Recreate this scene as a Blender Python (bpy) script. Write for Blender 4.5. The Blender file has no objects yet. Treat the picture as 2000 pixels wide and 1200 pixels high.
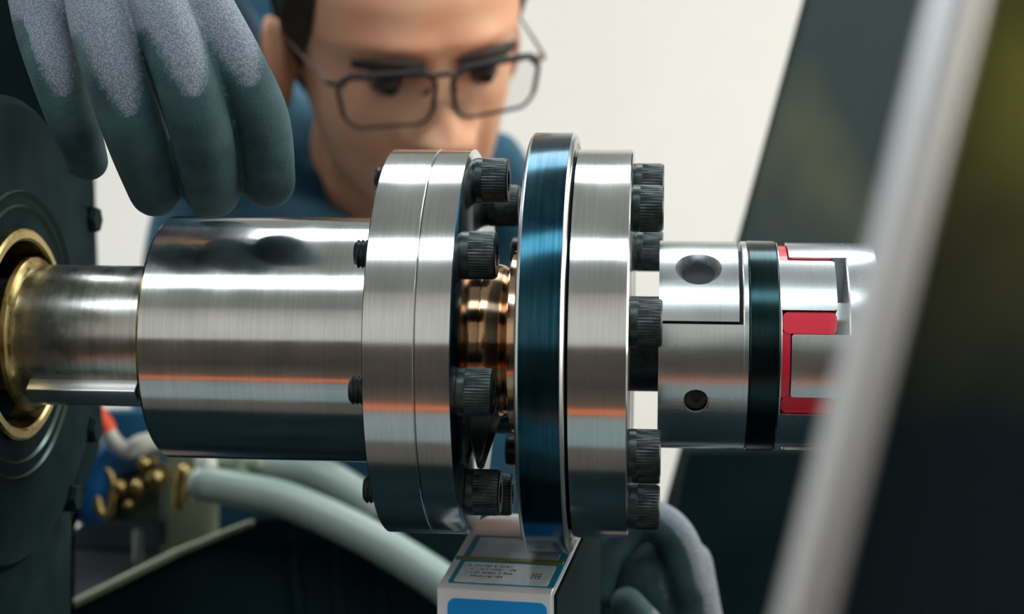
import bpy, bmesh, math, random
from math import sin, cos, radians as R, pi, sqrt, atan2, asin, exp
from mathutils import Vector as V, Matrix as M, noise

random.seed(7)
sc = bpy.context.scene
col = sc.collection

# ------------------------------------------------------------------ camera, world, lights, exposure
F = 3080.0                      # focal length in pixels of the 2000 px frame
CZ = 1.15
cam_d = bpy.data.cameras.new('camera')
cam_d.sensor_width = 36.0
cam_d.lens = 36.0 * F / 2000.0
cam_d.clip_start = 0.01
cam_d.clip_end = 50
cam_d.dof.use_dof = True
cam_d.dof.focus_distance = 0.575
cam_d.dof.aperture_fstop = 8.0
cam_d.dof.aperture_blades = 0
cam = bpy.data.objects.new('camera', cam_d)
cam.location = (0, 0, CZ)
cam.rotation_euler = (pi / 2, 0, 0)
col.objects.link(cam)
sc.camera = cam

w = bpy.data.worlds.new('world')
sc.world = w
w.use_nodes = True
w.node_tree.nodes['Background'].inputs[0].default_value = (0.25, 0.42, 0.5, 1)
w.node_tree.nodes['Background'].inputs[1].default_value = 0.12

sc.view_settings.view_transform = 'Standard'
sc.view_settings.look = 'None'
sc.view_settings.exposure = 0.3
sc.view_settings.gamma = 1.0
sc.view_settings.use_curve_mapping = False

LAMP_NEAR = 5.4      # radiance of the ceiling panel row on the camera's side
LAMP_FAR = 6.6       # radiance of the row above the man


def P(px, py, d):
    """world point seen at a pixel of the photograph when it stands d metres in front of the lens"""
    return V(((px - 1000) / F * d, d, CZ - (py - 600) / F * d))


# ------------------------------------------------------------------ materials
def mat(name, rgb=(.5, .5, .5), rough=.5, metal=0.0, **k):
    m = bpy.data.materials.new(name)
    m.use_nodes = True
    b = m.node_tree.nodes['Principled BSDF']
    b.inputs['Base Color'].default_value = (*rgb, 1)
    b.inputs['Roughness'].default_value = rough
    b.inputs['Metallic'].default_value = metal
    for kk, v in k.items():
        b.inputs[kk.replace('_', ' ')].default_value = v
    return m


def N(m, t, **k):
    n = m.node_tree.nodes.new(t)
    for a, v in k.items():
        setattr(n, a, v)
    return n


def L(m, a, b):
    m.node_tree.links.new(a, b)


def noise_col(m, c1, c2, scale=20, vec=(1, 1, 1), detail=4, lo=.35, hi=.65, rough_var=None, bump=0, bdist=.0003):
    """noise between two colours in object space, optional roughness variation and bump"""
    tc = N(m, 'ShaderNodeTexCoord')
    mp = N(m, 'ShaderNodeMapping')
    mp.inputs['Scale'].default_value = vec
    nz = N(m, 'ShaderNodeTexNoise')
    nz.inputs['Scale'].default_value = scale
    nz.inputs['Detail'].default_value = detail
    rp = N(m, 'ShaderNodeValToRGB')
    rp.color_ramp.elements[0].position = lo
    rp.color_ramp.elements[1].position = hi
    rp.color_ramp.elements[0].color = (*c1, 1)
    rp.color_ramp.elements[1].color = (*c2, 1)
    b = m.node_tree.nodes['Principled BSDF']
    L(m, tc.outputs['Object'], mp.inputs[0]); L(m, mp.outputs[0], nz.inputs['Vector'])
    L(m, nz.outputs['Fac'], rp.inputs[0]); L(m, rp.outputs[0], b.inputs['Base Color'])
    if rough_var:
        mr = N(m, 'ShaderNodeMapRange')
        mr.inputs['To Min'].default_value = rough_var[0]
        mr.inputs['To Max'].default_value = rough_var[1]
        mr.inputs['From Min'].default_value = .3
        mr.inputs['From Max'].default_value = .7
        L(m, nz.outputs['Fac'], mr.inputs[0]); L(m, mr.outputs[0], b.inputs['Roughness'])
    if bump:
        bp = N(m, 'ShaderNodeBump')
        bp.inputs['Strength'].default_value = bump
        bp.inputs['Distance'].default_value = bdist
        L(m, nz.outputs['Fac'], bp.inputs['Height']); L(m, bp.outputs[0], b.inputs['Normal'])
    return m


def turned(name, c1, c2, rough=.2, aniso=.75, ring=900, smudge=35, bump=.12):
    """metal turned on a lathe: fine rings around the local X axis, smudges, stretched highlights"""
    m = mat(name, c1, rough, 1.0)
    b = m.node_tree.nodes['Principled BSDF']
    b.inputs['Anisotropic'].default_value = aniso
    b.inputs['Anisotropic Rotation'].default_value = .25
    tg = N(m, 'ShaderNodeTangent', direction_type='RADIAL', axis='X')
    L(m, tg.outputs[0], b.inputs['Tangent'])
    tc = N(m, 'ShaderNodeTexCoord')
    mp = N(m, 'ShaderNodeMapping'); mp.inputs['Scale'].default_value = (1, .03, .03)
    n1 = N(m, 'ShaderNodeTexNoise'); n1.inputs['Scale'].default_value = ring; n1.inputs['Detail'].default_value = 3
    n2 = N(m, 'ShaderNodeTexNoise'); n2.inputs['Scale'].default_value = smudge; n2.inputs['Detail'].default_value = 6
    L(m, tc.outputs['Object'], mp.inputs[0]); L(m, mp.outputs[0], n1.inputs['Vector']); L(m, tc.outputs['Object'], n2.inputs['Vector'])
    mx = N(m, 'ShaderNodeMath', operation='MULTIPLY_ADD')
    mx.inputs[1].default_value = .45
    L(m, n1.outputs['Fac'], mx.inputs[0])
    ml = N(m, 'ShaderNodeMath', operation='MULTIPLY'); ml.inputs[1].default_value = .55
    L(m, n2.outputs['Fac'], ml.inputs[0]); L(m, ml.outputs[0], mx.inputs[2])
    rp = N(m, 'ShaderNodeValToRGB')
    rp.color_ramp.elements[0].position = .38; rp.color_ramp.elements[0].color = (*c1, 1)
    rp.color_ramp.elements[1].position = .62; rp.color_ramp.elements[1].color = (*c2, 1)
    L(m, mx.outputs[0], rp.inputs[0]); L(m, rp.outputs[0], b.inputs['Base Color'])
    mr = N(m, 'ShaderNodeMapRange')
    mr.inputs['From Min'].default_value = .35; mr.inputs['From Max'].default_value = .65
    mr.inputs['To Min'].default_value = rough * .88; mr.inputs['To Max'].default_value = rough * 1.2
    L(m, n2.outputs['Fac'], mr.inputs[0]); L(m, mr.outputs[0], b.inputs['Roughness'])
    bp = N(m, 'ShaderNodeBump'); bp.inputs['Strength'].default_value = bump; bp.inputs['Distance'].default_value = .0001
    L(m, n1.outputs['Fac'], bp.inputs['Height']); L(m, bp.outputs[0], b.inputs['Normal'])
    return m


def emis(name, rgb, s):
    m = mat(name, (0, 0, 0), 1)
    b = m.node_tree.nodes['Principled BSDF']
    b.inputs['Emission Color'].default_value = (*rgb, 1)
    b.inputs['Emission Strength'].default_value = s
    return m


STEEL = turned('turned_steel', (.58, .60, .61), (.72, .73, .73), .16, .7, 1400, 40, .05)
STEEL_HUB = turned('ground_steel', (.56, .58, .59), (.70, .71, .71), .15, .6, 900, 60, .05)
STEEL_WORN = turned('worn_steel', (.40, .40, .38), (.58, .58, .55), .27, .5, 600, 90, .06)
BLUED = turned('blued_steel', (.010, .050, .080), (.030, .095, .135), .20, .7, 900, 50)
ALU = turned('satin_aluminium', (.54, .59, .62), (.62, .67, .70), .25, .3, 1800, 25, .02)
ALU_RAW = mat('raw_aluminium', (.62, .63, .63), .3, 1.0)
BLACK_OX = noise_col(mat('black_oxide', (.02, .03, .03), .34, .6), (.018, .030, .034), (.05, .065, .065), 300, rough_var=(.28, .40), bump=.05, bdist=.0001)
BLACK_RING = turned('black_anodised_ring', (.008, .025, .032), (.02, .045, .05), .22, .4, 900, 40)
DARK = mat('dark_gap', (.008, .012, .014), .6)
WARM_STEEL = turned('warm_reflection_steel', (.42, .24, .13), (.62, .42, .28), .13, .3, 500, 80, .03)  # polished steel tinted copper in place of warm reflections
BRASS = noise_col(mat('brass', (.7, .5, .2), .3, 1.0), (.45, .33, .12), (.75, .58, .27), 120, rough_var=(.2, .42))
SPIDER = mat('red_elastomer', (.75, .015, .05), .35, 0, Subsurface_Weight=.15, Subsurface_Radius=(.004, .001, .001), Coat_Weight=.3)
CAST = noise_col(mat('cast_green_black', (.02, .035, .035), .65, Specular_IOR_Level=.06), (.004, .015, .018), (.009, .024, .026), 60, bump=.3, bdist=.0005)
BLACKISH = noise_col(mat('dark_machine_paint', (.01, .02, .024), .7, Specular_IOR_Level=.05), (.0035, .012, .016), (.008, .020, .024), 12)
WALL = noise_col(mat('white_plaster', (.8, .78, .75), .8), (.78, .765, .74), (.83, .815, .79), 2.5)
WAINS = noise_col(mat('brown_wainscot', (.2, .15, .11), .6), (.075, .062, .052), (.105, .085, .07), 3, (1, 1, 6))
CEIL = mat('grey_teal_ceiling', (.56, .62, .64), .8)
FLOOR = noise_col(mat('brown_floor', (.16, .13, .11), .5), (.075, .06, .05), (.10, .085, .07), 4)
MAT_GREY = noise_col(mat('grey_green_matting', (.42, .47, .46), .7), (.20, .26, .27), (.28, .33, .33), 6)
ORANGE = mat('orange_line_paint', (.95, .22, .07), .5)

# ------------------------------------------------------------------ object helpers


def fin(bm, name, m, parent=None, smooth=38, loc=None):
    bmesh.ops.remove_doubles(bm, verts=bm.verts, dist=1e-7)
    bmesh.ops.recalc_face_normals(bm, faces=bm.faces)
    me = bpy.data.meshes.new(name)
    bm.to_mesh(me); bm.free()
    me.materials.append(m)
    if smooth:
        me.shade_smooth()
        me.set_sharp_from_angle(angle=R(smooth))
    o = bpy.data.objects.new(name, me)
    col.objects.link(o)
    if parent is not None:
        o.parent = parent
    if loc is not None:
        o.location = loc
    return o


def thing(name, label, cat, loc=(0, 0, 0), mtx=None, group=None):
    o = bpy.data.objects.new(name, None)
    col.objects.link(o)
    o.empty_display_size = .02
    if mtx is not None:
        o.matrix_world = mtx
    else:
        o.location = loc
    o['label'] = label; o['category'] = cat
    if group:
        o['group'] = group
    return o


def tag(o, label, cat, group=None):
    o['label'] = label; o['category'] = cat
    if group:
        o['group'] = group
    return o


def lathe(prof, seg=128, bm=None, c=(0, 0)):
    """revolve (s, r) around the local X axis through (y, z) = c; a closed solid"""
    bm = bm or bmesh.new()
    rings = []
    for s, r in prof:
        if r < 1e-6:
            rings.append([bm.verts.new((s, c[0], c[1]))])
        else:
            rings.append([bm.verts.new((s, c[0] + r * cos(2 * pi * k / seg), c[1] + r * sin(2 * pi * k / seg))) for k in range(seg)])
    for a, b in zip(rings, rings[1:]):
        for k in range(seg):
            k2 = (k + 1) % seg
            if len(a) == 1 and len(b) == 1:
                continue
            if len(a) == 1:
                bm.faces.new((a[0], b[k], b[k2]))
            elif len(b) == 1:
                bm.faces.new((a[k], b[0], a[k2]))
            else:
                bm.faces.new((a[k], b[k], b[k2], a[k2]))
    return bm


def disc(s0, s1, r, ch=.0004, hole=0):
    """cylinder profile with small chamfers"""
    if hole:
        return [(s0, hole), (s0, r - ch), (s0 + ch, r), (s1 - ch, r), (s1, r - ch), (s1, hole), (s0, hole)]
    return [(s0, 0), (s0, r - ch), (s0 + ch, r), (s1 - ch, r), (s1, r - ch), (s1, 0)]


def box(bm, c, s, mtx=None, bev=0):
    r = bmesh.ops.create_cube(bm, size=1)
    vs = r['verts']
    bmesh.ops.scale(bm, vec=s, verts=vs)
    bmesh.ops.translate(bm, vec=c, verts=vs)
    if bev:
        es = list({e for v in vs for e in v.link_edges})
        g = bmesh.ops.bevel(bm, geom=es, offset=bev, segments=3, affect='EDGES', profile=.5)
        vs = list({v for f in g['faces'] for v in f.verts} | {v for v in vs if v.is_valid})
    if mtx is not None:
        bmesh.ops.transform(bm, matrix=mtx, verts=list({v for v in bm.verts}))
    return bm


def prism(poly, d, axis, bm=None):
    """solid from polygon points (world vectors) pushed by vector d"""
    bm = bm or bmesh.new()
    a = [bm.verts.new(p) for p in poly]
    b = [bm.verts.new(p + d) for p in poly]
    bm.faces.new(a); bm.faces.new(b[::-1])
    n = len(a)
    for i in range(n):
        bm.faces.new((a[i], a[(i + 1) % n], b[(i + 1) % n], b[i]))
    return bm


def catmull(pts, n=8):
    out = []
    P_ = [pts[0]] + list(pts) + [pts[-1]]
    for i in range(1, len(P_) - 2):
        for k in range(n):
            t = k / n
            p0, p1, p2, p3 = P_[i - 1], P_[i], P_[i + 1], P_[i + 2]
            out.append(tuple(.5 * ((2 * p1[j]) + (-p0[j] + p2[j]) * t + (2 * p0[j] - 5 * p1[j] + 4 * p2[j] - p3[j]) * t * t
                                   + (-p0[j] + 3 * p1[j] - 3 * p2[j] + p3[j]) * t ** 3) for j in range(len(p1))))
    out.append(tuple(pts[-1]))
    return out


def tube(bm, pts, seg=20, sph=True, closed=False, flat=1.0):
    """pts: (x, y, z, r) list; swept tube with rounded ends"""
    pts = [(V(p[:3]), p[3]) for p in pts]
    n = len(pts)
    rings = []
    up = None
    for i, (p, r) in enumerate(pts):
        if closed:
            t = pts[(i + 1) % n][0] - pts[i - 1][0]
        else:
            t = pts[min(i + 1, n - 1)][0] - pts[max(i - 1, 0)][0]
        t.normalize()
        if up is None:
            up = t.orthogonal().normalized()
        else:
            up = (up - t * up.dot(t)).normalized()
        sd = t.cross(up)
        rings.append((p, r, t.copy(), up.copy(), sd))
    rs = []
    seq = []
    if sph and not closed:
        p, r, t, u, s = rings[0]
        for k in (4, 3, 2, 1):
            a = pi / 2 * k / 4.4
            seq.append((p - t * r * sin(a), r * cos(a), u, s))
    seq += [(p, r, u, s) for p, r, t, u, s in rings]
    if sph and not closed:
        p, r, t, u, s = rings[-1]
        for k in (1, 2, 3, 4):
            a = pi / 2 * k / 4.4
            seq.append((p + t * r * sin(a), r * cos(a), u, s))
    for p, r, u, s in seq:
        rs.append([bm.verts.new(p + u * r * cos(2 * pi * k / seg) + s * r * flat * sin(2 * pi * k / seg)) for k in range(seg)])
    for i in range(len(rs) - (0 if closed else 1)):
        a, b = rs[i], rs[(i + 1) % len(rs)]
        for k in range(seg):
            bm.faces.new((a[k], a[(k + 1) % seg], b[(k + 1) % seg], b[k]))
    if not closed:
        bm.faces.new(rs[0][::-1]); bm.faces.new(rs[-1])
    return bm


def ball(bm, c, s, rot=None, u=24, v=16):
    r = bmesh.ops.create_uvsphere(bm, u_segments=u, v_segments=v, radius=1)
    m = M.Translation(c) @ (rot.to_4x4() if rot else M.Identity(4)) @ M.Diagonal((*s, 1))
    bmesh.ops.transform(bm, matrix=m, verts=r['verts'])
    return bm


def evaluated(bm, mods):
    """mesh of bm after modifiers; mods is a list of (type, dict)"""
    bmesh.ops.recalc_face_normals(bm, faces=bm.faces)
    me = bpy.data.meshes.new('tmp'); bm.to_mesh(me); bm.free()
    o = bpy.data.objects.new('tmp', me); col.objects.link(o)
    for t, kw in mods:
        md = o.modifiers.new(t, t)
        for k, v in kw.items():
            setattr(md, k, v)
    dg = bpy.context.evaluated_depsgraph_get(); dg.update()
    out = bpy.data.meshes.new_from_object(o.evaluated_get(dg))
    bpy.data.objects.remove(o); bpy.data.meshes.remove(me)
    return out


def remeshed(bm, vox, smooth=4, fac=.6):
    return evaluated(bm, [('REMESH', dict(mode='VOXEL', voxel_size=vox)), ('SMOOTH', dict(iterations=smooth, factor=fac))])


def link_mesh(me, name, m, parent=None, smooth=True):
    me.name = name
    me.materials.clear(); me.materials.append(m)
    if smooth:
        me.shade_smooth()
    o = bpy.data.objects.new(name, me); col.objects.link(o)
    if parent is not None:
        o.parent = parent
    return o


def carve(o, cutters):
    """boolean-subtract cutter bmeshes from a mesh object"""
    for cb in cutters:
        bmesh.ops.recalc_face_normals(cb, faces=cb.faces)
        me = bpy.data.meshes.new('cut'); cb.to_mesh(me); cb.free()
        c = bpy.data.objects.new('cut', me); col.objects.link(c)
        pm = o.parent
        o.parent = None; o.matrix_basis = M.Identity(4)
        md = o.modifiers.new('b', 'BOOLEAN'); md.operation = 'DIFFERENCE'; md.object = c; md.solver = 'EXACT'
        dg = bpy.context.evaluated_depsgraph_get(); dg.update()
        new = bpy.data.meshes.new_from_object(o.evaluated_get(dg))
        o.modifiers.clear()
        old = o.data; o.data = new; new.name = o.name
        bpy.data.meshes.remove(old)
        bpy.data.objects.remove(c)
        o.parent = pm
        new.shade_smooth(); new.set_sharp_from_angle(angle=R(38))


def struct(bm, name, m):
    o = fin(bm, name, m, smooth=None)
    o['kind'] = 'structure'
    return o


# ------------------------------------------------------------------ the room
XL, XR, YN, YF, ZC = -3.2, 3.2, -2.2, 3.0, 2.72
b = bmesh.new(); box(b, (0, .4, -.05), (XR - XL, YF - YN, .1)); struct(b, 'floor', FLOOR)
b = bmesh.new(); box(b, (0, .4, ZC + .05), (XR - XL, YF - YN, .1)); struct(b, 'ceiling', CEIL)
b = bmesh.new(); box(b, (0, YF + .05, ZC / 2), (XR - XL, .1, ZC)); struct(b, 'wall_back', WALL)
b = bmesh.new(); box(b, (0, YN - .05, ZC / 2), (XR - XL, .1, ZC)); struct(b, 'wall_front', WALL)
b = bmesh.new(); box(b, (XL - .05, .4, ZC / 2), (.1, YF - YN + .2, ZC)); struct(b, 'wall_left', WALL)
b = bmesh.new(); box(b, (XR + .05, .4, ZC / 2), (.1, YF - YN + .2, ZC)); struct(b, 'wall_right', WALL)
b = bmesh.new(); box(b, (0, YN + .012, .56), (XR - XL - .02, .024, 1.12)); struct(b, 'trim_1', WAINS)
b = bmesh.new(); box(b, (0, -.40, .004), (XR - XL - .1, .64, .008)); struct(b, 'trim_2', MAT_GREY)
b = bmesh.new(); box(b, (0, -.86, .003), (XR - XL - .1, .16, .006)); struct(b, 'trim_3', ORANGE)

lamp_case = mat('lamp_housing', (.8, .8, .8), .4)
glow_near = emis('lamp_glow_near', (.90, .98, 1.0), LAMP_NEAR)
glow_far = emis('lamp_glow_far', (.93, .985, 1.0), LAMP_FAR)
for nm, y, wd, gl, lb in (('ceiling_panel_lamp', -.47, .42, glow_near, 'long white ceiling panel lamp in front of the coupling, near the camera side'),
                          ('ceiling_panel_lamp', 1.38, .55, glow_far, 'long white ceiling panel lamp above the crouching man')):
    t = thing(nm, lb, 'lamp', (0, y, ZC - .03))
    b = bmesh.new(); box(b, (0, 0, .012), (5.2, wd + .04, .036)); fin(b, 'housing', lamp_case, t, None)
    b = bmesh.new(); box(b, (0, 0, -.012), (5.1, wd, .01)); fin(b, 'diffuser', gl, t, None)

t = thing('added_pedestal', 'unseen dark pedestal added under the shaft line to darken its lower reflections', 'machine')
b = bmesh.new(); box(b, (0, .72, .38), (2.6, .50, .76), bev=.01); fin(b, 'dark_base_block', BLACKISH, t)  # unseen block, added so the undersides of the metal reflect dark

# unseen window added on the right hand wall to light the face warmly
wf = mat('added_window_frame', (.75, .74, .7), .4)
b = bmesh.new()
wy0, wy1, wz0, wz1 = -.1, 2.5, .95, 2.35
for (cy, cz, sy, szz) in ((wy0, 1.65, .07, 1.47), (wy1, 1.65, .07, 1.47), ((wy0 + wy1) / 2, wz0, 2.67, .07), ((wy0 + wy1) / 2, wz1, 2.67, .07), ((wy0 + wy1) / 2, 1.65, .05, 1.4)):
    box(b, (XR - .03, cy, cz), (.06, sy, szz))
wo = struct(b, 'added_window_1', wf)
b = bmesh.new(); box(b, (XR - .012, (wy0 + wy1) / 2, 1.65), (.006, 2.54, 1.34)); o = fin(b, 'added_glow_pane', emis('added_warm_glow', (1.0, .90, .74), 6.5), wo, None)

# ------------------------------------------------------------------ shaft line frame
YAW, TILT = R(5.4), R(.75)
U = V((cos(YAW) * cos(TILT), -sin(YAW) * cos(TILT), -sin(TILT)))
A0 = P(1000, 668, .616)
Yx = V((sin(YAW), cos(YAW), 0))
Zx = U.cross(Yx).normalized()
Yx = Zx.cross(U).normalized()
AX = M.Translation(A0) @ M((U, Yx, Zx)).transposed().to_4x4()


def ax(px, r=0.0, a=0.0):
    """position along the shaft whose surface (radius r, angle a from the near side) shows at column px"""
    yy, zz = -r * cos(R(a)), -r * sin(R(a))
    t = (px - 1000) / F
    lo, hi = -.4, .4
    for _ in range(50):
        s = (lo + hi) / 2
        q = AX @ V((s, yy, zz))
        if q.x / q.y < t:
            lo = s
        else:
            hi = s
    return s


def rad(half, px):
    q = AX @ V((ax(px), 0, 0))
    return sin(math.atan(half / F)) * q.y


def pol(s, r, a):
    """a in degrees: 0 faces the camera, positive turns downward"""
    a = R(a)
    return V((s, -r * cos(a), -r * sin(a)))


def sector(s0, s1, r0, r1, a0, a1, bm=None, n=None, ch=0, ends=('s0', 's1')):
    bm = bm or bmesh.new()
    n = n or max(2, int(abs(a1 - a0) / 3))
    A = []
    for k in range(n + 1):
        a = a0 + (a1 - a0) * k / n
        A.append([bm.verts.new(pol(s, r, a)) for s, r in ((s0, r0), (s0, r1), (s1, r1), (s1, r0))])
    for p, q in zip(A, A[1:]):
        for i in range(4):
            j = (i + 1) % 4
            bm.faces.new((p[i], q[i], q[j], p[j]))
    bm.faces.new(A[0][::-1]); bm.faces.new(A[-1])
    if ch:
        es = []
        for ring in (A[0], A[-1]):
            for i, j, tip in ((0, 1, 's0'), (3, 2, 's1')):
                if tip in ends:
                    e = bm.edges.get((ring[i], ring[j]))
                    es.append(e)
        bmesh.ops.bevel(bm, geom=es, offset=ch, segments=4, affect='EDGES', profile=.5)
    return bm


rs = rad(137, 130)
rh = rad(237, 480)
rf = rad(375, 850)
rb = rad(411, 1075)
rv = rad(380, 1180)
rc = rad(203, 1380)
rg = rad(204, 1495)

# ---- drive shaft
t = thing('drive_shaft', 'worn steel shaft entering the long steel sleeve from the left', 'shaft', mtx=AX)
s0, s1 = ax(-260, rs), ax(272, rs)
sc1 = ax(8, rs)
fin(lathe([(s0, 0), (s0, rs * .80), (sc1 - .003, rs * .80), (sc1 - .001, rs - .0004), (sc1, rs), (s1, rs), (s1, 0)], 128), 'shaft_body', STEEL_WORN, t)
fin(lathe([(sc1 - .0016, rs * .7), (sc1 - .0022, rs + .001), (sc1 - .0008, rs + .0030), (sc1 + .0012, rs + .0030), (sc1 + .0028, rs + .0016), (sc1 + .0034, rs - .0002)], 128), 'collar_ring', BRASS, t)
b = bmesh.new()
k0, k1 = ax(48, rs), ax(262, rs)
box(b, (0, 0, 0), (k1 - k0, .0085, .0075), bev=.0004)
kang = R(-49)
km = M.Translation(pol((k0 + k1) / 2, rs + .0012, 44)) @ M.Rotation(R(44), 4, 'X')
bmesh.ops.transform(b, matrix=km, verts=b.verts)
fin(b, 'shaft_key', mat('bright_key_steel', (.90, .91, .92), .3, 1.0), t)

# ---- cap screws
head_r = .0086


def screw_head(hl):
    seg = 96
    bm = bmesh.new()
    prof = [(0, head_r * .96), (.0006, head_r), (.0030, head_r), (.0032, head_r * 1.0), (hl - .0016, head_r), (hl - .0005, head_r * .965), (hl, head_r * .90), (hl, .0048)]
    rings = []
    for i, (s, r) in enumerate(prof):
        ring = []
        for k in range(seg):
            rr = r
            if i in (3, 4):
                rr = r * (1.0 if k % 2 else .972)
            ring.append(bm.verts.new((s, rr * cos(2 * pi * k / seg), rr * sin(2 * pi * k / seg))))
        rings.append(ring)
    hexr = []
    for dz in (0, -.006):
        ring = []
        for k in range(seg):
            a = 2 * pi * k / seg
            am = (a % (pi / 3)) - pi / 6
            rr = .0040 / cos(am)
            ring.append(bm.verts.new((hl + dz, rr * cos(a), rr * sin(a))))
        rings.append(ring)
    for a, c in zip(rings, rings[1:]):
        for k in range(seg):
            bm.faces.new((a[k], c[k], c[(k + 1) % seg], a[(k + 1) % seg]))
    bm.faces.new(rings[-1]); bm.faces.new(rings[0][::-1])
    return bm


def thread_end(ln, r):
    prof = [(0, 0), (0, r * .96)]
    n = int(ln / .0013)
    for k in range(n):
        x = -(k + .25) * ln / n
        prof += [(x, r), (x - ln / n * .4, r * .86)]
    prof += [(-ln, r * .78), (-ln - .0004, 0)]
    return lathe(prof, 40)


def screws(root, s_face, angs, rc_, hl, s_tip=None, tip=.003):
    first = None
    for a in angs:
        if first is None:
            o = fin(screw_head(hl), 'cap_screw', BLACK_OX, root, 25)
            if s_tip is not None:
                th = fin(thread_end(tip, .0052), 'threaded_end', BLACK_OX, o, 25)
                th.location = (s_tip - s_face, 0, 0)
            first = o
        else:
            o = first.copy(); col.objects.link(o); o.parent = root
            for c in first.children:
                d = c.copy(); col.objects.link(d); d.parent = o
        o.location = pol(s_face, rc_, a)
        o.rotation_euler = (R(a * 1.7), 0, 0)


# ---- sleeve with double flange
t = thing('flanged_sleeve', 'bright steel sleeve with a wide double flange under the gloved fingertips', 'coupling', mtx=AX)
h0, h1 = ax(262, rh), ax(706, rh)
f0, fm, f1 = ax(705, rf), ax(808, rf), ax(885, rf)
bolt_c = rad(375, 850) * .853
fin(lathe([(h0 + .0003, rs + .0003), (h0, rh - .0012), (h0 + .0012, rh), (h1 + .002, rh), (h1 + .002, rs + .0003), (h0 + .0003, rs + .0003)], 160), 'sleeve', STEEL_HUB, t)
fin(lathe(disc(f0, fm - .00012, rf, .00035), 192), 'flange_ring', STEEL, t)
fin(lathe([(fm + .00012, 0), (fm + .00012, rf - .0003), (fm + .0004, rf), (f1 - .0014, rf), (f1, rf - .0022), (f1, 0)], 192), 'flange_ring', STEEL, t)
fin(lathe([(f0 + .0005, 0), (f0 + .0005, rf - .0012), (f1 - .001, rf - .0012), (f1 - .001, 0)], 96), 'joint_gasket', DARK, t)
screws(t, f1, (-30, 15, -75, 60, 105, 150, 195, 240), bolt_c, .0128, f0, .0062)

# ---- steel spool between the flanges, warm reflections put into its colour
t = thing('spacer_spool', 'polished steel spool, warm reflections put into its colour, between the steel flange and the dark blue disc', 'spacer', mtx=AX)
g0, g1 = f1, ax(1003, rb)
ln = g1 - g0
rk = rad(178, 985)
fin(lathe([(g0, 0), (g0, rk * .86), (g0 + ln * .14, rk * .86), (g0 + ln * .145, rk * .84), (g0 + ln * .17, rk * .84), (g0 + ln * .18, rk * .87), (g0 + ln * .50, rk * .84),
           (g0 + ln * .60, rk * .80), (g0 + ln * .64, rk * .94), (g0 + ln * .68, rk), (g0 + ln * .88, rk), (g0 + ln * .92, rk * .93), (g1, rk * .92), (g1, 0)], 160), 'spool_body', WARM_STEEL, t)
LUG = mat('dark_polished_steel', (.05, .055, .06), .2, 1.0)
for a in (64,):
    ltip = rad(258, 935)
    b = bmesh.new()
    for dx, dr0 in ((0, 0),):
        q = []
        for dz in (-.008, .008):
            q.append([b.verts.new((x, y_, z_)) for x, y_, z_ in (
                (ax(899, rk * .8, a), dz, -rk * .80), (ax(976, rk * .8, a), dz, -rk * .80), (ax(942, ltip, a), dz * .6, -ltip), (ax(931, ltip, a), dz * .6, -ltip))])
        b.faces.new(q[0]); b.faces.new(q[1][::-1])
        for i in range(4):
            b.faces.new((q[0][i], q[0][(i + 1) % 4], q[1][(i + 1) % 4], q[1][i]))
    bmesh.ops.bevel(b, geom=list(b.edges), offset=.0006, segments=2, affect='EDGES')
    bmesh.ops.rotate(b, cent=(0, 0, 0), matrix=M.Rotation(R(a - 90), 3, 'X'), verts=b.verts)
    fin(b, 'wedge_lug', LUG, t)

# ---- dark blue disc and the steel flange screwed to it
t = thing('disc_flange', 'large dark blue steel disc bolted to a bright steel ring, centre of the shaft line', 'coupling', mtx=AX)
d0, d1 = ax(1003, rb), ax(1099, rb)
v0, v1 = ax(1105, rv), ax(1226, rv)
fin(lathe([(d0, 0), (d0, rb - .0014), (d0 + .0009, rb - .0002), (d0 + .0014, rb), (d1 - .0012, rb), (d1, rb - .0012), (d1, 0)], 192), 'blue_disc', BLUED, t)['label'] = 'large dark blue disc'
EDGE = mat('bright_edge', (.8, .82, .84), .25, 1.0)
fin(lathe([(d1 - .00115, rb - .0009), (d1 - .00105, rb + .00012), (d1 - .0002, rb - .0006), (d1 + .0002, rb - .0012), (d1 + .0002, rb - .004), (d1 - .0008, rb - .004)], 192), 'disc_edge', EDGE, t)
fin(lathe([(d0 + .0016, rb - .0009), (d0 + .0013, rb + .0001), (d0 + .0007, rb - .0002), (d0 - .0001, rb - .0013), (d0 - .0001, rb - .0025), (d0 + .0008, rb - .003)], 192), 'disc_edge', EDGE, t)
fin(lathe([(d1 - .001, 0), (d1 - .001, rv - .003), (v0 + .001, rv - .003), (v0 + .001, 0)], 96), 'joint_gasket', DARK, t)
fin(lathe([(v0, 0), (v0, rv - .0008), (v0 + .0006, rv), (v1 - .0005, rv), (v1, rv - .0006), (v1, 0)], 192), 'flange_ring', STEEL, t)
rb_c = rad(318, 1260)
screws(t, v1, (-53, -8, 37, 82, 127, 172, 217, 262), rb_c, ax(1293, rb_c) - v1)
# screw bodies standing out on the left face of the disc, behind the first flange's screws
for a in (-142, 128):
    b = lathe([(d0 - .0135, 0), (d0 - .0135, .0055), (d0 - .0125, .0068), (d0 - .003, .0068), (d0 - .003, .0078), (d0, .0078), (d0, 0)], 40)
    o = fin(b, 'locating_stud', BLACK_OX, t); o.location = pol(0, rb_c * .93, a)
fin(lathe([(v1 - .001, 0), (v1 - .001, rc * .46), (ax(1292, rc), rc * .46), (ax(1292, rc), 0)], 96), 'neck', BLACK_OX, t)

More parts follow.
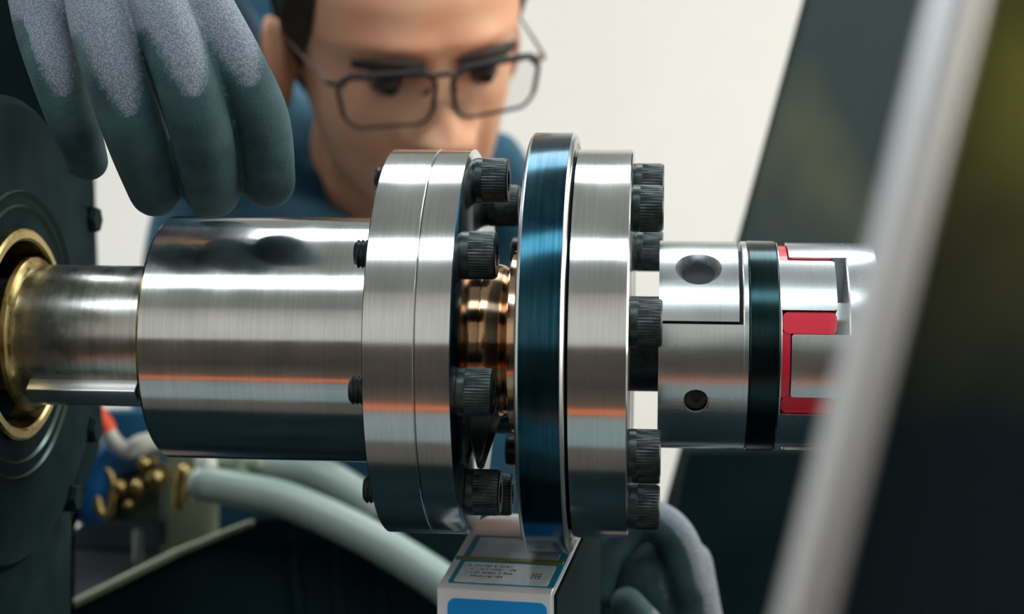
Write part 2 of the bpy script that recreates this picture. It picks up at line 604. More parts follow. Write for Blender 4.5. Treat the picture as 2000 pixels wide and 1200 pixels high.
# ---- jaw coupling with clamp hub
t = thing('jaw_coupling', 'satin aluminium clamp hub with black ring and red jaw spider, right end', 'coupling', mtx=AX)
c0, c1 = ax(1286, rc), ax(1444, rc)
c2 = ax(1455, rc)
u_ = sector(c0, c1, rc * .55, rc, -13.6, -176)
up = fin(u_, 'clamp_half', ALU, t)
lo_ = sector(c0, c2, rc * .55, rc, -12.0, 168)
lw = fin(lo_, 'clamp_half', ALU, t)
fin(lathe([(c0 + .0006, 0), (c0 + .0006, rc * .9), (c2 + .0005, rc * .9), (c2 + .0005, 0)], 96), 'core', DARK, t)


def cone_cut(a, s, r_top, r_bot, depth, hole_r, hole_d, ta=0):
    bm = bmesh.new()
    prof = [(-.004, 0), (-.004, r_top * 1.25), (.0, r_top), (depth, r_bot), (depth, hole_r), (depth + hole_d, hole_r), (depth + hole_d, 0)]
    lathe(prof, 48, bm)
    # local +X of the cutter -> inward radial direction
    inward = -pol(0, 1, a + ta)
    base = pol(s, rc + .0003, a)
    rot = V((1, 0, 0)).rotation_difference(inward).to_matrix().to_4x4()
    bmesh.ops.transform(bm, matrix=M.Translation(base) @ rot, verts=bm.verts)
    return bm


sh = ax(1364, rc)
carve(up, [cone_cut(-48, sh, .0086, .0036, .0088, .0034, .003, 16)])
carve(lw, [cone_cut(30, ax(1361, rc), .0049, .0046, .002, .0044, .007, -12)])
for a, s_, rr, dd, ta in ((-48, sh, .0032, .0092, 16), (30, ax(1361, rc), .0042, .0040, -12)):
    b = lathe([(0, .0018), (0, rr), (.004, rr), (.004, 0), (.003, 0), (.003, .0018), (0, .0018)], 36)
    inward = -pol(0, 1, a + ta)
    rot = V((1, 0, 0)).rotation_difference(inward).to_matrix().to_4x4()
    bmesh.ops.transform(b, matrix=M.Translation(pol(s_, rc, a) + inward * dd) @ rot, verts=b.verts)
    fin(b, 'clamp_screw', BLACK_OX, t)
r0_, r1_ = ax(1452, rg), ax(1464, rg)
r2_ = ax(1524, rg)
fin(lathe(disc(r0_, r1_ + .0002, rg, .0004), 128), 'silver_step', ALU, t)
fin(lathe(disc(r1_ + .0002, r2_, rg + .0002, .0004), 128), 'black_ring', BLACK_RING, t)['label'] = 'glossy black ring'
# jaws
j0, j1 = r2_, ax(1637, rg)
j2 = ax(1660, rg)
jt = ax(1547, rg)           # tip of the right hub's teeth
jr = rg * .99
b = bmesh.new()
lathe(disc(j0, j0 + .0008, jr, .0002), 96, b)
for k in range(4):
    sector(j0 + .0006, j1, jr * .5, jr, -54 + 92 * k, -20.5 + 92 * k, b, ch=.0012, ends=('s1',))
o = fin(b, 'jaw_hub', ALU, t)
b = bmesh.new()
xe = ax(1725, rg)
lathe(disc(j2, xe, jr, .0005), 96, b)
for k in range(4):
    sector(jt, j2 + .0004, jr * .5, jr, -7.5 + 92 * k, 26.5 + 92 * k, b, ch=.0010, ends=('s0',))
o = fin(b, 'jaw_hub', ALU, t)
b = bmesh.new()
jm0, jm1 = ax(1530, rg), j1
lathe(disc(jm0, jm1 - .001, jr * .62, .0005), 64, b)
for k in range(4):
    sector(jm0, jm1 - .0002, jr * .55, jr * .975, -20.0 + 92 * k, -8.0 + 92 * k, b, ch=.0022)
    sector(jm0, jm1 - .0002, jr * .55, jr * .975, 27.0 + 92 * k, 37.5 + 92 * k, b, ch=.0022)
    sector(jm0 - .0006, jt - .0004, jr * .55, jr * .965, -9.0 + 92 * k, 28.0 + 92 * k, b)
fin(b, 'rubber_spider', SPIDER, t)['label'] = 'red rubber jaw insert'
fin(lathe(disc(xe, ax(2500, rg), jr * .45, .001), 64), 'output_shaft', STEEL_WORN, t)

# ------------------------------------------------------------------ bearing housing at the left
sH = ax(45, 0)
t = thing('bearing_housing', 'dark green cast bearing housing with a brass lined bore at the left edge', 'machine', mtx=AX)
rr1, rr0 = rad(207, 45), rad(184, 45)
R1 = rad(470, 45)
fin(lathe([(sH - .05, rr0), (sH - .05, R1 * 1.05), (sH - .006, R1 * 1.0), (sH - .002, R1 * .96), (sH - .003, rr1 * 1.5), (sH - .001, rr1 * 1.38), (sH - .001, rr1), (sH - .003, rr1), (sH - .003, rr0), (sH - .05, rr0)], 128), 'casting', CAST, t)
fin(lathe([(sH - .012, rr0 - .0008), (sH + .001, rr0), (sH + .0018, rr0 + .001), (sH + .0018, rr1 - .001), (sH + .001, rr1), (sH - .004, rr1), (sH - .012, rr0 - .0008)], 128), 'bore_ring', BRASS, t)
for dr, ww in ((.009, .0011), (.015, .0009)):
    fin(lathe([(sH - .002, rr1 + dr - ww), (sH + .0004, rr1 + dr), (sH - .002, rr1 + dr + ww)], 128), 'bore_groove_ring', mat('worn_casting_edge', (.10, .15, .13), .3, .5), t)
fin(lathe([(sH - .045, 0), (sH - .045, rr0), (sH - .040, rr0), (sH - .040, 0)], 64), 'bore_back', DARK, t)
for a in (-148, -128, 130, 152, -170):
    b = bmesh.new()
    lathe([(sH - .010, 0), (sH - .010, .0065), (sH - .001, .0065), (sH + .001, .0055), (sH + .001, 0)], 6, b)
    o = fin(b, 'rim_bolt', CAST, t, 20); o.location = pol(0, R1 * 1.0, a)
b = bmesh.new()
q = pol(0, 0, 0)
box(b, (sH - .05, 0, -.16), (.085, .16, .16), bev=.006)
fin(b, 'foot', CAST, t)
t = thing('gearbox_wall', 'dark machine wall behind the brass lined housing at the left edge', 'machine', (0, 0, 0))
b = prism([P(-700, -700, .80), P(40, -700, .80), P(62, 60, .80), P(140, 260, .80), P(160, 900, .80), P(80, 1100, .80), P(95, 1600, .80), P(-700, 1600, .80)], V((-.02, .12, 0)), 0)
bmesh.ops.bevel(b, geom=list(b.edges), offset=.004, segments=2, affect='EDGES')
fin(b, 'wall_casting', BLACKISH, t)

# ------------------------------------------------------------------ sensor box under the flanges
bx = thing('sensor_box', 'small silver sensor box with blue front panel and white label below the disc', 'sensor', loc=P(965, 1150, .60))
bx.rotation_euler = (0, 0, R(-17))
SB = mat('silver_box_metal', (.88, .90, .93), .32, .25)
W_ = .0465
prof = [(0, -.045), (0, -.0012), (.0012, 0), (.040, .0150), (.048, .0185), (.070, .0190), (.070, -.045)]   # (depth, height)
b = bmesh.new()
qa = [b.verts.new((-W_ / 2, y, z)) for y, z in prof]
qb = [b.verts.new((W_ / 2, y, z)) for y, z in prof]
b.faces.new(qa); b.faces.new(qb[::-1])
for i in range(len(prof)):
    b.faces.new((qa[i], qa[(i + 1) % len(prof)], qb[(i + 1) % len(prof)], qb[i]))
bmesh.ops.bevel(b, geom=[e for e in b.edges if abs(e.verts[0].co.x - e.verts[1].co.x) < 1e-6], offset=.0009, segments=2, affect='EDGES')
fin(b, 'case', SB, bx)
b = bmesh.new()
sa = [b.verts.new((W_ / 2 + .0001, y, z)) for y, z in ((.0014, -.045), (.0014, -.0016), (.040, .0138), (.048, .0172), (.0685, .0178), (.0685, -.045))]
sb_ = [b.verts.new(v_.co + V((.0012, 0, 0))) for v_ in sa]
b.faces.new(sa); b.faces.new(sb_[::-1])
for i in range(6):
    b.faces.new((sa[i], sa[(i + 1) % 6], sb_[(i + 1) % 6], sb_[i]))
fin(b, 'dark_side', BLACKISH, bx)['label'] = 'darker right side'  # darker sheet over the right side of the case
# blue front panel
def rrect(w_, h_, r_, n=6):
    out = []
    for cx, cz, a0 in ((w_ / 2 - r_, h_ / 2 - r_, 0), (-w_ / 2 + r_, h_ / 2 - r_, 90), (-w_ / 2 + r_, -h_ / 2 + r_, 180), (w_ / 2 - r_, -h_ / 2 + r_, 270)):
        for k in range(n + 1):
            a = R(a0 + 90 * k / n)
            out.append((cx + r_ * cos(a), cz + r_ * sin(a)))
    return out


def plate(pts, mtx, th, name, m, parent):
    bm = bmesh.new()
    a = [bm.verts.new((x, 0, z)) for x, z in pts]
    c = [bm.verts.new((x, -th, z)) for x, z in pts]
    bm.faces.new(a); bm.faces.new(c[::-1])
    n = len(a)
    for i in range(n):
        bm.faces.new((a[i], a[(i + 1) % n], c[(i + 1) % n], c[i]))
    bmesh.ops.transform(bm, matrix=mtx, verts=bm.verts)
    return fin(bm, name, m, parent)


BLUE = mat('blue_panel', (.0, .27, .70), .3)
plate(rrect(.0395, .036, .003), M.Translation((.0012, 0, -.0225)), .0007, 'front_panel', BLUE, bx)['label'] = 'bright blue front panel'
sl = math.atan2(.0150, .0388)
tilt_m = M.Translation((0, .0012, 0)) @ M.Rotation(sl - pi / 2, 4, 'X')      # plate plane onto the slanted top
# plate local: x across, z up the slope, -y outward
LM = M.Translation((0, .0012, 0)) @ M((V((1, 0, 0)), V((0, sin(sl), -cos(sl))), V((0, cos(sl), sin(sl))))).transposed().to_4x4()
TEALB = mat('teal_blue_border', (.03, .28, .45), .35)
LABEL = noise_col(mat('white_label', (.6, .72, .8), .4), (.62, .76, .84), (.80, .88, .93), 150)
plate(rrect(.0425, .0375, .001), LM @ M.Translation((.0015, 0, .0205)), .0003, 'label_border', TEALB, bx)
lb = plate(rrect(.0375, .0150, .0008), LM @ M.Translation((.0012, -.0003, .0100)), .0002, 'label_plate', LABEL, bx)
sp_ = plate(rrect(.0360, .0175, .0008), LM @ M.Translation((.0012, -.0003, .0285)), .0002, 'label_plate', mat('silver_window', (.60, .70, .78), .25, .4), bx)
b = bmesh.new()
random.seed(5)
for row in range(4):
    x = -.0150 + .001 * row
    z = .0150 - .0026 * row
    while x < (.004 if row < 3 else .001):
        wd = random.uniform(.0003, .0011)
        if random.random() < .75:
            box(b, (x + wd / 2, -.0005, z + random.uniform(-.0002, .0002)), (wd, .0001, random.uniform(.0004, .0011)))
        x += wd + .00035
for i in range(9):
    box(b, (.0125 + (i % 3) * .0014, -.0005, .0075 + (i // 3) * .0016), (random.uniform(.0006, .0013), .0001, .0008))
bmesh.ops.transform(b, matrix=LM, verts=b.verts)
o = fin(b, 'label_print', mat('label_ink', (.03, .12, .16), .6), bx, None); o['kind'] = 'stuff'
plate([(-.022, .0), (.022, .0), (.022, .002), (-.022, .002)], LM @ M.Translation((0, -.0004, .0188)), .0006, 'label_rail', mat('olive_rail', (.18, .22, .06), .4), bx)

# dark bracket to the right of the sensor
t = thing('sensor_bracket', 'dark slim bracket standing beside the sensor box on its right', 'bracket')
b = prism([P(1088, 1090, .66), P(1136, 1070, .66), P(1132, 1400, .66), P(1086, 1400, .66)], V((.012, .06, 0)), 0)
bmesh.ops.bevel(b, geom=list(b.edges), offset=.0012, segments=2, affect='EDGES')
fin(b, 'bracket_plate', BLACKISH, t)

# ------------------------------------------------------------------ dark machine frame below
t = thing('machine_bed', 'dark teal machine frame with sloping pale edge filling the bottom', 'machine')
poly = [P(-150, 1330, .95), P(90, 1205, .95), P(330, 1085, .95), P(500, 1015, .95), P(560, 1010, .95), P(1290, 1040, .95), P(1330, 1060, .95), P(1330, 1260, .95), P(-150, 1420, .95)]
b = prism(poly, V((0, .025, 0)), 0)
bmesh.ops.bevel(b, geom=list(b.edges), offset=.003, segments=2, affect='EDGES')
fin(b, 'frame_plate', BLACKISH, t)
b = bmesh.new()
e0, e1 = P(60, 1222, .944), P(345, 1080, .944)
tube(b, [(*e0, .0026), (*e1, .0026)], 16)
tube(b, [(*e1, .0026), (*P(490, 1022, .944), .0020)], 16)
fin(b, 'edge_rail', mat('pale_olive_edge', (.34, .37, .26), .4, .3), t)
for x0 in (560, 640, 720):
    b = prism([P(x0, 1050, .945), P(x0 + 14, 1050, .945), P(x0 + 40, 1240, .945), P(x0 + 20, 1240, .945)], V((0, .006, 0)), 0)
    fin(b, 'frame_rib', BLACKISH, t)

t = thing('grey_block', 'grey metal block with studs behind the sloping pale edge, lower left', 'machine')
GREYB = noise_col(mat('grey_violet_block', (.16, .17, .19), .5), (.26, .28, .31), (.40, .39, .44), 14)
b = prism([P(70, 1110, 1.02), P(110, 1075, 1.02), P(330, 1085, 1.02), P(330, 1300, 1.02), P(20, 1300, 1.02)], V((0, .08, 0)), 0)
bmesh.ops.bevel(b, geom=list(b.edges), offset=.002, segments=2, affect='EDGES'); fin(b, 'lower_block', GREYB, t)
b = prism([P(110, 1060, 1.02), P(175, 1012, 1.02), P(320, 1010, 1.02), P(322, 1075, 1.02), P(105, 1078, 1.02)], V((0, .08, 0)), 0)
bmesh.ops.bevel(b, geom=list(b.edges), offset=.003, segments=2, affect='EDGES'); fin(b, 'upper_block', mat('slate_block', (.13, .18, .22), .4), t)
STUD = mat('stud_zinc', (.45, .52, .48), .4, .6)
for (x, y0, y1) in ((120, 1025, 1072), (270, 1045, 1095)):
    b = bmesh.new(); tube(b, [(*P(x, y1, 1.01), .0034), (*P(x, y0, 1.01), .0034)], 16); fin(b, 'stud', STUD, t)
for (x, y) in ((92, 1125), (108, 1160)):
    b = bmesh.new(); tube(b, [(*(P(x, y, .98)), .006), (*(P(x, y, .96)), .006)], 24); fin(b, 'dark_plug', DARK, t)

# post
t = thing('support_post', 'olive grey upright post between the valve and the clear hoses', 'post')
b = prism([P(322, 880, 1.0), P(412, 880, 1.0), P(412, 1100, 1.0), P(322, 1100, 1.0)], V((0, .03, 0)), 0)
bmesh.ops.bevel(b, geom=list(b.edges), offset=.002, segments=2, affect='EDGES')
fin(b, 'post_body', mat('olive_grey_paint', (.22, .26, .19), .5), t)

# valve
t = thing('air_valve', 'blue valve with brass fittings and an orange tipped white lever', 'valve')
VB = mat('valve_blue', (.008, .12, .36), .4)
d = .985
b = bmesh.new(); tube(b, [(*P(178, 985, d), .014), (*P(190, 935, d), .017), (*P(222, 892, d), .014), (*P(262, 905, d), .008)], 28); fin(b, 'valve_body', VB, t)
b = bmesh.new(); tube(b, [(*P(205 + 16 * cos(a), 962 + 44 * sin(a), d - .012), .0028) for a in [2 * pi * k / 32 for k in range(32)]], 12, closed=True); fin(b, 'brass_ring', BRASS, t)
for x, y, r in ((234, 952, .0066), (268, 950, .0066), (303, 934, .0092), (282, 905, .006), (250, 985, .004)):
    b = bmesh.new()
    c = P(x, y, d - .014)
    tube(b, [(c.x, c.y + .02, c.z, r * .8), (c.x, c.y + .006, c.z, r * .8), (c.x, c.y + .005, c.z, r), (c.x, c.y, c.z, r)], 6, sph=False)
    ball(b, c, (r * .62,) * 3)
    fin(b, 'brass_nut', BRASS, t, 25)
b = bmesh.new(); box(b, P(262, 968, d + .012), (.042, .03, .03), bev=.002); fin(b, 'valve_block', mat('dark_olive_block', (.03, .05, .035), .4), t)
lever = catmull([(*P(205, 832, d - .02), .0052), (*P(222, 862, d - .02), .0050), (*P(248, 880, d - .02), .0052), (*P(272, 868, d - .02), .0056), (*P(300, 862, d - .015), .006)], 6)
b = bmesh.new(); tube(b, lever, 20); fin(b, 'lever', mat('white_lever', (.62, .63, .58), .4), t)
b = bmesh.new(); tube(b, [(*P(192, 814, d - .02), .0062), (*P(207, 836, d - .02), .0060)], 20); fin(b, 'lever_tip', mat('orange_tip', (.95, .10, .03), .4), t)['label'] = 'orange lever tip'
b = bmesh.new(); box(b, P(256, 838, d + .05), (.034, .02, .026), bev=.003); fin(b, 'valve_housing', mat('teal_blue_cover', (.01, .12, .24), .5), t)

# brass fitting + hoses
t = thing('hose_fitting', 'brass hose fitting on the olive post with a white nut', 'fitting')
d = .97
b = bmesh.new(); tube(b, [(*P(362, 925, d), .006), (*P(356, 958, d), .0065), (*P(350, 985, d), .004)], 20); fin(b, 'brass_elbow', BRASS, t)
b = bmesh.new(); tube(b, [(*P(402, 905, d), .0068), (*P(398, 958, d), .0078)], 20); fin(b, 'white_nut', mat('white_nylon', (.7, .72, .68), .4), t)
b = bmesh.new(); tube(b, [(*P(468, 900, d + .02), .006), (*P(468, 925, d + .02), .006)], 16)
tube(b, [(*P(440, 905, d + .02), .005), (*P(500, 905, d + .02), .005)], 16); fin(b, 'clamp', mat('green_grey_clamp', (.25, .35, .26), .5), t)
HOSE = mat('milky_hose', (.40, .53, .50), .35, 0, Transmission_Weight=.25, Subsurface_Weight=.3, Subsurface_Radius=(.01, .01, .01), Coat_Weight=.4)
d = .93
pts = [(*P(400, 945, d), .0105), (*P(470, 958, d), .0108), (*P(560, 978, d), .0108), (*P(680, 1030, d), .0112), (*P(800, 1098, d), .0116), (*P(900, 1170, d), .0120), (*P(1010, 1290, d), .0120)]
b = bmesh.new(); tube(b, catmull(pts, 8), 32)
tag(fin(b, 'clear_hose', HOSE), 'lower milky hose arching from the brass fitting down behind the sensor box', 'hose', 'milky hoses')
d = 1.005
pts = [(*P(455, 905, d), .0085), (*P(540, 915, d), .009), (*P(620, 930, d), .0125), (*P(700, 975, d), .0128), (*P(790, 1050, d), .0128), (*P(880, 1120, d), .0128), (*P(980, 1240, d), .0128)]
b = bmesh.new(); tube(b, catmull(pts, 8), 32)
tag(fin(b, 'clear_hose', HOSE), 'upper milky hose running behind the lower one under the steel sleeve', 'hose', 'milky hoses')

# ------------------------------------------------------------------ background column
t = thing('machine_column', 'dark slanted green grey machine column against the white wall', 'machine')
COLM = noise_col(mat('mottled_green_paint', (.05, .07, .06), .45), (.034, .062, .066), (.16, .165, .085), 6.0, (1, 1, .7), 3, .52, .74, rough_var=(.4, .6))
sx = -277 / 1010.0
def lx(y): return 1567 + sx * y
b = prism([P(lx(-900), -900, 1.12), P(2500, -900, 1.12), P(2500, 1080, 1.12), P(lx(1080), 1080, 1.12)], V((.02, .10, 0)), 0)
bmesh.ops.bevel(b, geom=list(b.edges), offset=.004, segments=2, affect='EDGES')
fin(b, 'column_plate', COLM, t)
b = prism([P(lx(870) + 15, 885, 1.08), P(2500, 885, 1.08), P(2500, 1900, 1.08), P(1330, 1900, 1.08), P(1318, 1010, 1.08)], V((0, .035, 0)), 0)
fin(b, 'column_base', BLACKISH, t)

# ------------------------------------------------------------------ foreground guard
t = thing('machine_guard', 'blurred dark guard panel with silver edge bar in the right foreground', 'guard')
dg_ = .205
def gx(y): return 1872 - 300 * y / 1200
b = bmesh.new()
tube(b, [(*P(gx(-500), -500, dg_), .0037), (*P(gx(1700), 1700, dg_), .0037)], 32)
fin(b, 'edge_bar', mat('satin_bar', (.62, .63, .66), .38, .9), t)
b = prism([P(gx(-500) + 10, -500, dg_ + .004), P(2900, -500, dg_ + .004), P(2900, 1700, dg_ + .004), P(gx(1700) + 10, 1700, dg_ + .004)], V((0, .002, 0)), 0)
GP = mat('guard_paint_light_patch', (.06, .06, .03), .6, 0, Specular_IOR_Level=.06)  # light falling on the upper right is painted into the panel colour
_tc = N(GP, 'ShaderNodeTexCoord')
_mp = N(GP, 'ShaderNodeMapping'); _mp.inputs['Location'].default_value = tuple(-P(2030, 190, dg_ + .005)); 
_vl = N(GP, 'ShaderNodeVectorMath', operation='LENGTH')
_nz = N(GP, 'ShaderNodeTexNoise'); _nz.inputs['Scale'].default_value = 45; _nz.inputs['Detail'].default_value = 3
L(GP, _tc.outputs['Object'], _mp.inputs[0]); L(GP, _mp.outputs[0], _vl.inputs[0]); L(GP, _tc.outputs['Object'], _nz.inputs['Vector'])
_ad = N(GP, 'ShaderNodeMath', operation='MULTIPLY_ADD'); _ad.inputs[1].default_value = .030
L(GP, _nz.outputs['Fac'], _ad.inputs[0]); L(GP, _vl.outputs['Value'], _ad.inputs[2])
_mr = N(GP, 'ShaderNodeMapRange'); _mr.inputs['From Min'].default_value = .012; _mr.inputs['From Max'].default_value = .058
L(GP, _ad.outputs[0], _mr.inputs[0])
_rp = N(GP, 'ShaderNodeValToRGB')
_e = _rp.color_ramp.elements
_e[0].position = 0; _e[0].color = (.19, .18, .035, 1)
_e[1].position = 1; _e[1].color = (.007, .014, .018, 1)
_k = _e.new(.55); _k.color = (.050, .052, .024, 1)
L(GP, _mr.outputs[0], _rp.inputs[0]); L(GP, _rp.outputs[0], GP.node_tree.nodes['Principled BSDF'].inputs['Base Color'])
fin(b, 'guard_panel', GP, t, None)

# ------------------------------------------------------------------ the man
SKIN = noise_col(mat('skin', (.72, .40, .27), .5, 0, Subsurface_Weight=.15, Subsurface_Radius=(.012, .005, .003)), (.90, .42, .26), (.95, .54, .34), 30)
_b = SKIN.node_tree.nodes['Principled BSDF']
_src = _b.inputs['Base Color'].links[0].from_socket
_at = N(SKIN, 'ShaderNodeAttribute', attribute_name='stubble')
_mx = N(SKIN, 'ShaderNodeMix', data_type='RGBA')
_mx.inputs[7].default_value = (.30, .17, .12, 1)
L(SKIN, _at.outputs['Fac'], _mx.inputs[0]); L(SKIN, _src, _mx.inputs[6]); L(SKIN, _mx.outputs[2], _b.inputs['Base Color'])
HAIRM = noise_col(mat('dark_brown_hair', (.03, .022, .018), .6), (.012, .010, .010), (.05, .032, .024), 150, (6, 1, 1), bump=.5, bdist=.001)
SHIRT = noise_col(mat('blue_work_shirt', (.02, .13, .22), .85), (.006, .060, .115), (.015, .098, .155), 40, bump=.3, bdist=.002)

HR = (M.Rotation(R(31), 3, 'X') @ M.Rotation(R(20), 3, 'Z')) @ M.Rotation(R(1), 3, 'Y')
EYE_MID = P(858, 142, 1.0)
HO = EYE_MID - HR @ V((0, -.083, 0))
HMX = M.Translation(HO) @ HR.to_4x4() @ M.Diagonal((1.0, 1, 1.0, 1))

prof_t = [(-.119, .000, .050, .0), (-.113, .026, .078, .012), (-.100, .042, .087, .036), (-.080, .055, .087, .052), (-.060, .062, .086, .066), (-.040, .0665, .086, .080),
          (-.020, .070, .086, .090), (0, .073, .085, .096), (.020, .0755, .090, .099), (.045, .0755, .088, .099), (.070, .070, .079, .093), (.095, .054, .058, .072), (.110, .034, .033, .045), (.118, .0, .0, .0)]


def hp(z):
    for a, c in zip(prof_t, prof_t[1:]):
        if a[0] <= z <= c[0]:
            f = (z - a[0]) / (c[0] - a[0])
            return [a[i] + (c[i] - a[i]) * f for i in (1, 2, 3)]
    return [0, 0, 0]


def g(x, z, cx, cz, sx_, sz_):
    return exp(-((x - cx) / sx_) ** 2 - ((z - cz) / sz_) ** 2)


def head_pt(z, a, off=0.0):
    """a: azimuth, 0 = face front (-y)"""
    wv, fv, bv = hp(z)
    ca, sa = cos(a), sin(a)
    e = 2.25
    rad_ = 1.0
    x = wv * math.copysign(abs(sa) ** (2 / e), sa)
    y = (-fv if ca > 0 else bv) * abs(ca) ** (2 / e)
    if ca > 0:
        ax_ = abs(x)
        d_ = 0
        if -.052 < z < .016:
            tt = (.012 - z) / .052
            d_ += (.030 * max(0, min(1, tt)) ** 1.15) * exp(-(x / (.0085 + .0075 * max(0, tt))) ** 2) * (1 if z > -.042 else max(0, 1 - (-.042 - z) / .010))
        d_ += .014 * g(ax_, z, .015, -.039, .0075, .008)
        d_ -= .012 * g(ax_, z, .032, -.001, .016, .012)
        d_ += .005 * g(ax_, z, .028, .020, .024, .008)
        d_ += .004 * g(ax_, z, .048, -.028, .018, .018)
        d_ += .006 * g(ax_, z, 0, -.060, .020, .005)
        d_ += .005 * g(ax_, z, 0, -.071, .016, .005)
        d_ -= .005 * g(ax_, z, 0, -.0655, .024, .002)
        d_ -= .004 * g(ax_, z, 0, -.082, .018, .006)
        d_ += .005 * g(ax_, z, 0, -.100, .016, .010)
        d_ -= .003 * g(ax_, z, .028, -.055, .006, .018)
        y -= d_
    p = V((x, y, z))
    if off:
        n_ = V((x, y * .8, z * .9 + .0001)).normalized()
        p += n_ * off
    return p


bm = bmesh.new()
NZ, NA = 110, 160
rings = []
for i in range(NZ + 1):
    tz = i / NZ
    z = -.119 + .237 * (.5 - .5 * cos(pi * tz)) if True else 0
    rings.append([bm.verts.new(head_pt(z, 2 * pi * k / NA)) for k in range(NA)])
for a_, c_ in zip(rings, rings[1:]):
    for k in range(NA):
        try:
            bm.faces.new((a_[k], a_[(k + 1) % NA], c_[(k + 1) % NA], c_[k]))
        except ValueError:
            pass
bmesh.ops.remove_doubles(bm, verts=bm.verts, dist=1e-5)
# ears
for sgn in (-1, 1):
    er = M.Rotation(sgn * R(22), 3, 'Z')
    ball(bm, V((sgn * (.080 if sgn < 0 else .072), .010, -.020)), (.0065, .018, .033), er)
    ring_ = [V((0, .016 * sin(a), .030 * cos(a))) for a in [2 * pi * k / 24 for k in range(24)]]
    tube(bm, [(*(er @ v_ + V((sgn * (.088 if sgn < 0 else .075), .012, -.020))), .0042) for v_ in ring_], 10, closed=True)
# eyelids
for sgn in (-1, 1):
    ball(bm, V((sgn * .032, -.0705, .0035)), (.0155, .0145, .0095))
# into world, then neck, torso and arms
bmesh.ops.transform(bm, matrix=HMX, verts=bm.verts)
nk = HMX @ V((0, .040, -.075))
nb_ = P(690, 430, 1.24)
tube(bm, [(*nk, .050), (*((nk + nb_) / 2), .048), (*nb_, .055)], 28)
chest = P(650, 720, 1.30)
shR = P(430, 230, 1.24); shL = P(900, 520, 1.27)
belly = P(640, 1250, 1.38); pel = P(640, 1750, 1.42)
ball(bm, chest, (.150, .090, .16)); ball(bm, belly, (.145, .085, .16)); ball(bm, pel, (.15, .10, .11))
tube(bm, [(*nb_, .06), (*chest, .085), (*belly, .085)], 28)
tube(bm, [(*nb_, .045), (*shR, .052)], 24); tube(bm, [(*nb_, .045), (*shL, .052)], 24)
elR = P(165, -190, .94); wrR = P(190, -215, .655)
elL = P(1150, 1480, 1.10); wrL = P(1415, 1400, .80)
tube(bm, [(*shR, .050), (*elR, .038), (*wrR, .026)], 24)
tube(bm, [(*shL, .050), (*elL, .038), (*wrL, .020)], 24)
# palms inside the gloves
palmR = P(225, -50, .598)
tube(bm, [(*wrR, .022), (*palmR, .014)], 20)
palmL = P(1335, 1150, .78)
tube(bm, [(*wrL, .016), (*palmL, .009)], 20)
# thighs folded under him
for kx in (420, 900):
    tube(bm, [(*pel, .08), (*P(kx, 2150, 1.15), .065)], 24)
    tube(bm, [(*P(kx, 2150, 1.15), .058), (*P(kx, 2900, 1.45), .045), ], 24)
man = thing('person', 'man in glasses and blue work shirt leaning in, gloved right hand on the steel sleeve', 'person', loc=(pel.x, pel.y, 0))
inv = M.Translation(-V(man.location))


def to_man(me):
    me.transform(inv)
    return me


bme = remeshed(bm, .0024, 2, .5)
at_ = bme.attributes.new('stubble', 'FLOAT', 'POINT')
hinv = HMX.inverted()
vals = []
for v_ in bme.vertices:
    q = hinv @ v_.co
    f = 0.0
    if q.y < .03 and abs(q.x) < .09:
        top_ = -.048 - .4 * max(0, .03 - abs(q.x)) if abs(q.x) < .03 else -.048 + .5 * (abs(q.x) - .03)
        f = max(0, min(1, (top_ - q.z) / .02)) * max(0, min(1, (q.z + .135) / .02)) * .5
        if abs(q.x) > .045 and abs(q.z + .03) < .04 and q.y > -.03:
            f = max(f, .3)
        red = 0
    vals.append(f)
at_.data.foreach_set('value', vals)
body = link_mesh(to_man(bme), 'body', SKIN, man)

# shirt
bm = bmesh.new()
ball(bm, chest, (.168, .110, .18)); ball(bm, belly, (.160, .105, .18)); ball(bm, pel, (.162, .118, .11))
tube(bm, [(*(nb_ + V((0, .02, .0))), .070), (*chest, .11), (*belly, .11)], 32)
tube(bm, [(*nb_, .058), (*shR, .068)], 28); tube(bm, [(*nb_, .058), (*shL, .068)], 28)
tube(bm, [(*shR, .066), (*((shR + elR) / 2), .060), (*elR, .052), (*((elR * .25 + wrR * .75)), .042)], 28)
tube(bm, [(*shL, .066), (*((shL + elL) / 2), .058), (*elL, .052), (*((elL * .2 + wrL * .8)), .040)], 28)
ball(bm, P(420, 640, 1.26), (.06, .07, .16)); ball(bm, P(450, 330, 1.27), (.06, .07, .09)); ball(bm, P(500, 60, 1.27), (.055, .06, .08)); ball(bm, P(972, 395, 1.22), (.034, .04, .056)); ball(bm, P(570, 478, 1.165), (.060, .05, .035)); ball(bm, P(545, 335, 1.19), (.050, .04, .062))
# collar roll
cc = nb_ * .72 + nk * .28
tube(bm, [(*(cc + V((.070 * cos(a), .066 * sin(a) + .01, -.012 * sin(a) + .010 * cos(a)))), .010) for a in [2 * pi * k / 32 for k in range(32)]], 12, closed=True)
for v_ in bm.verts:
    n_ = noise.noise(v_.co * 14) * .010 + noise.noise(v_.co * 35) * .004
    v_.co += v_.co.normalized().cross(V((0, 0, 1))) * 0 + V((n_ * .5, -n_, n_ * .3))
link_mesh(to_man(remeshed(bm, .006, 6)), 'work_shirt', SHIRT, man)
# trousers
bm = bmesh.new()
ball(bm, pel + V((0, 0, -.03)), (.166, .122, .12))
for kx in (420, 900):
    tube(bm, [(*pel, .10), (*P(kx, 2150, 1.15), .082)], 24)
    tube(bm, [(*P(kx, 2150, 1.15), .076), (*P(kx, 2800, 1.42), .062)], 24)
link_mesh(to_man(remeshed(bm, .008, 4)), 'trousers', BLACKISH, man)
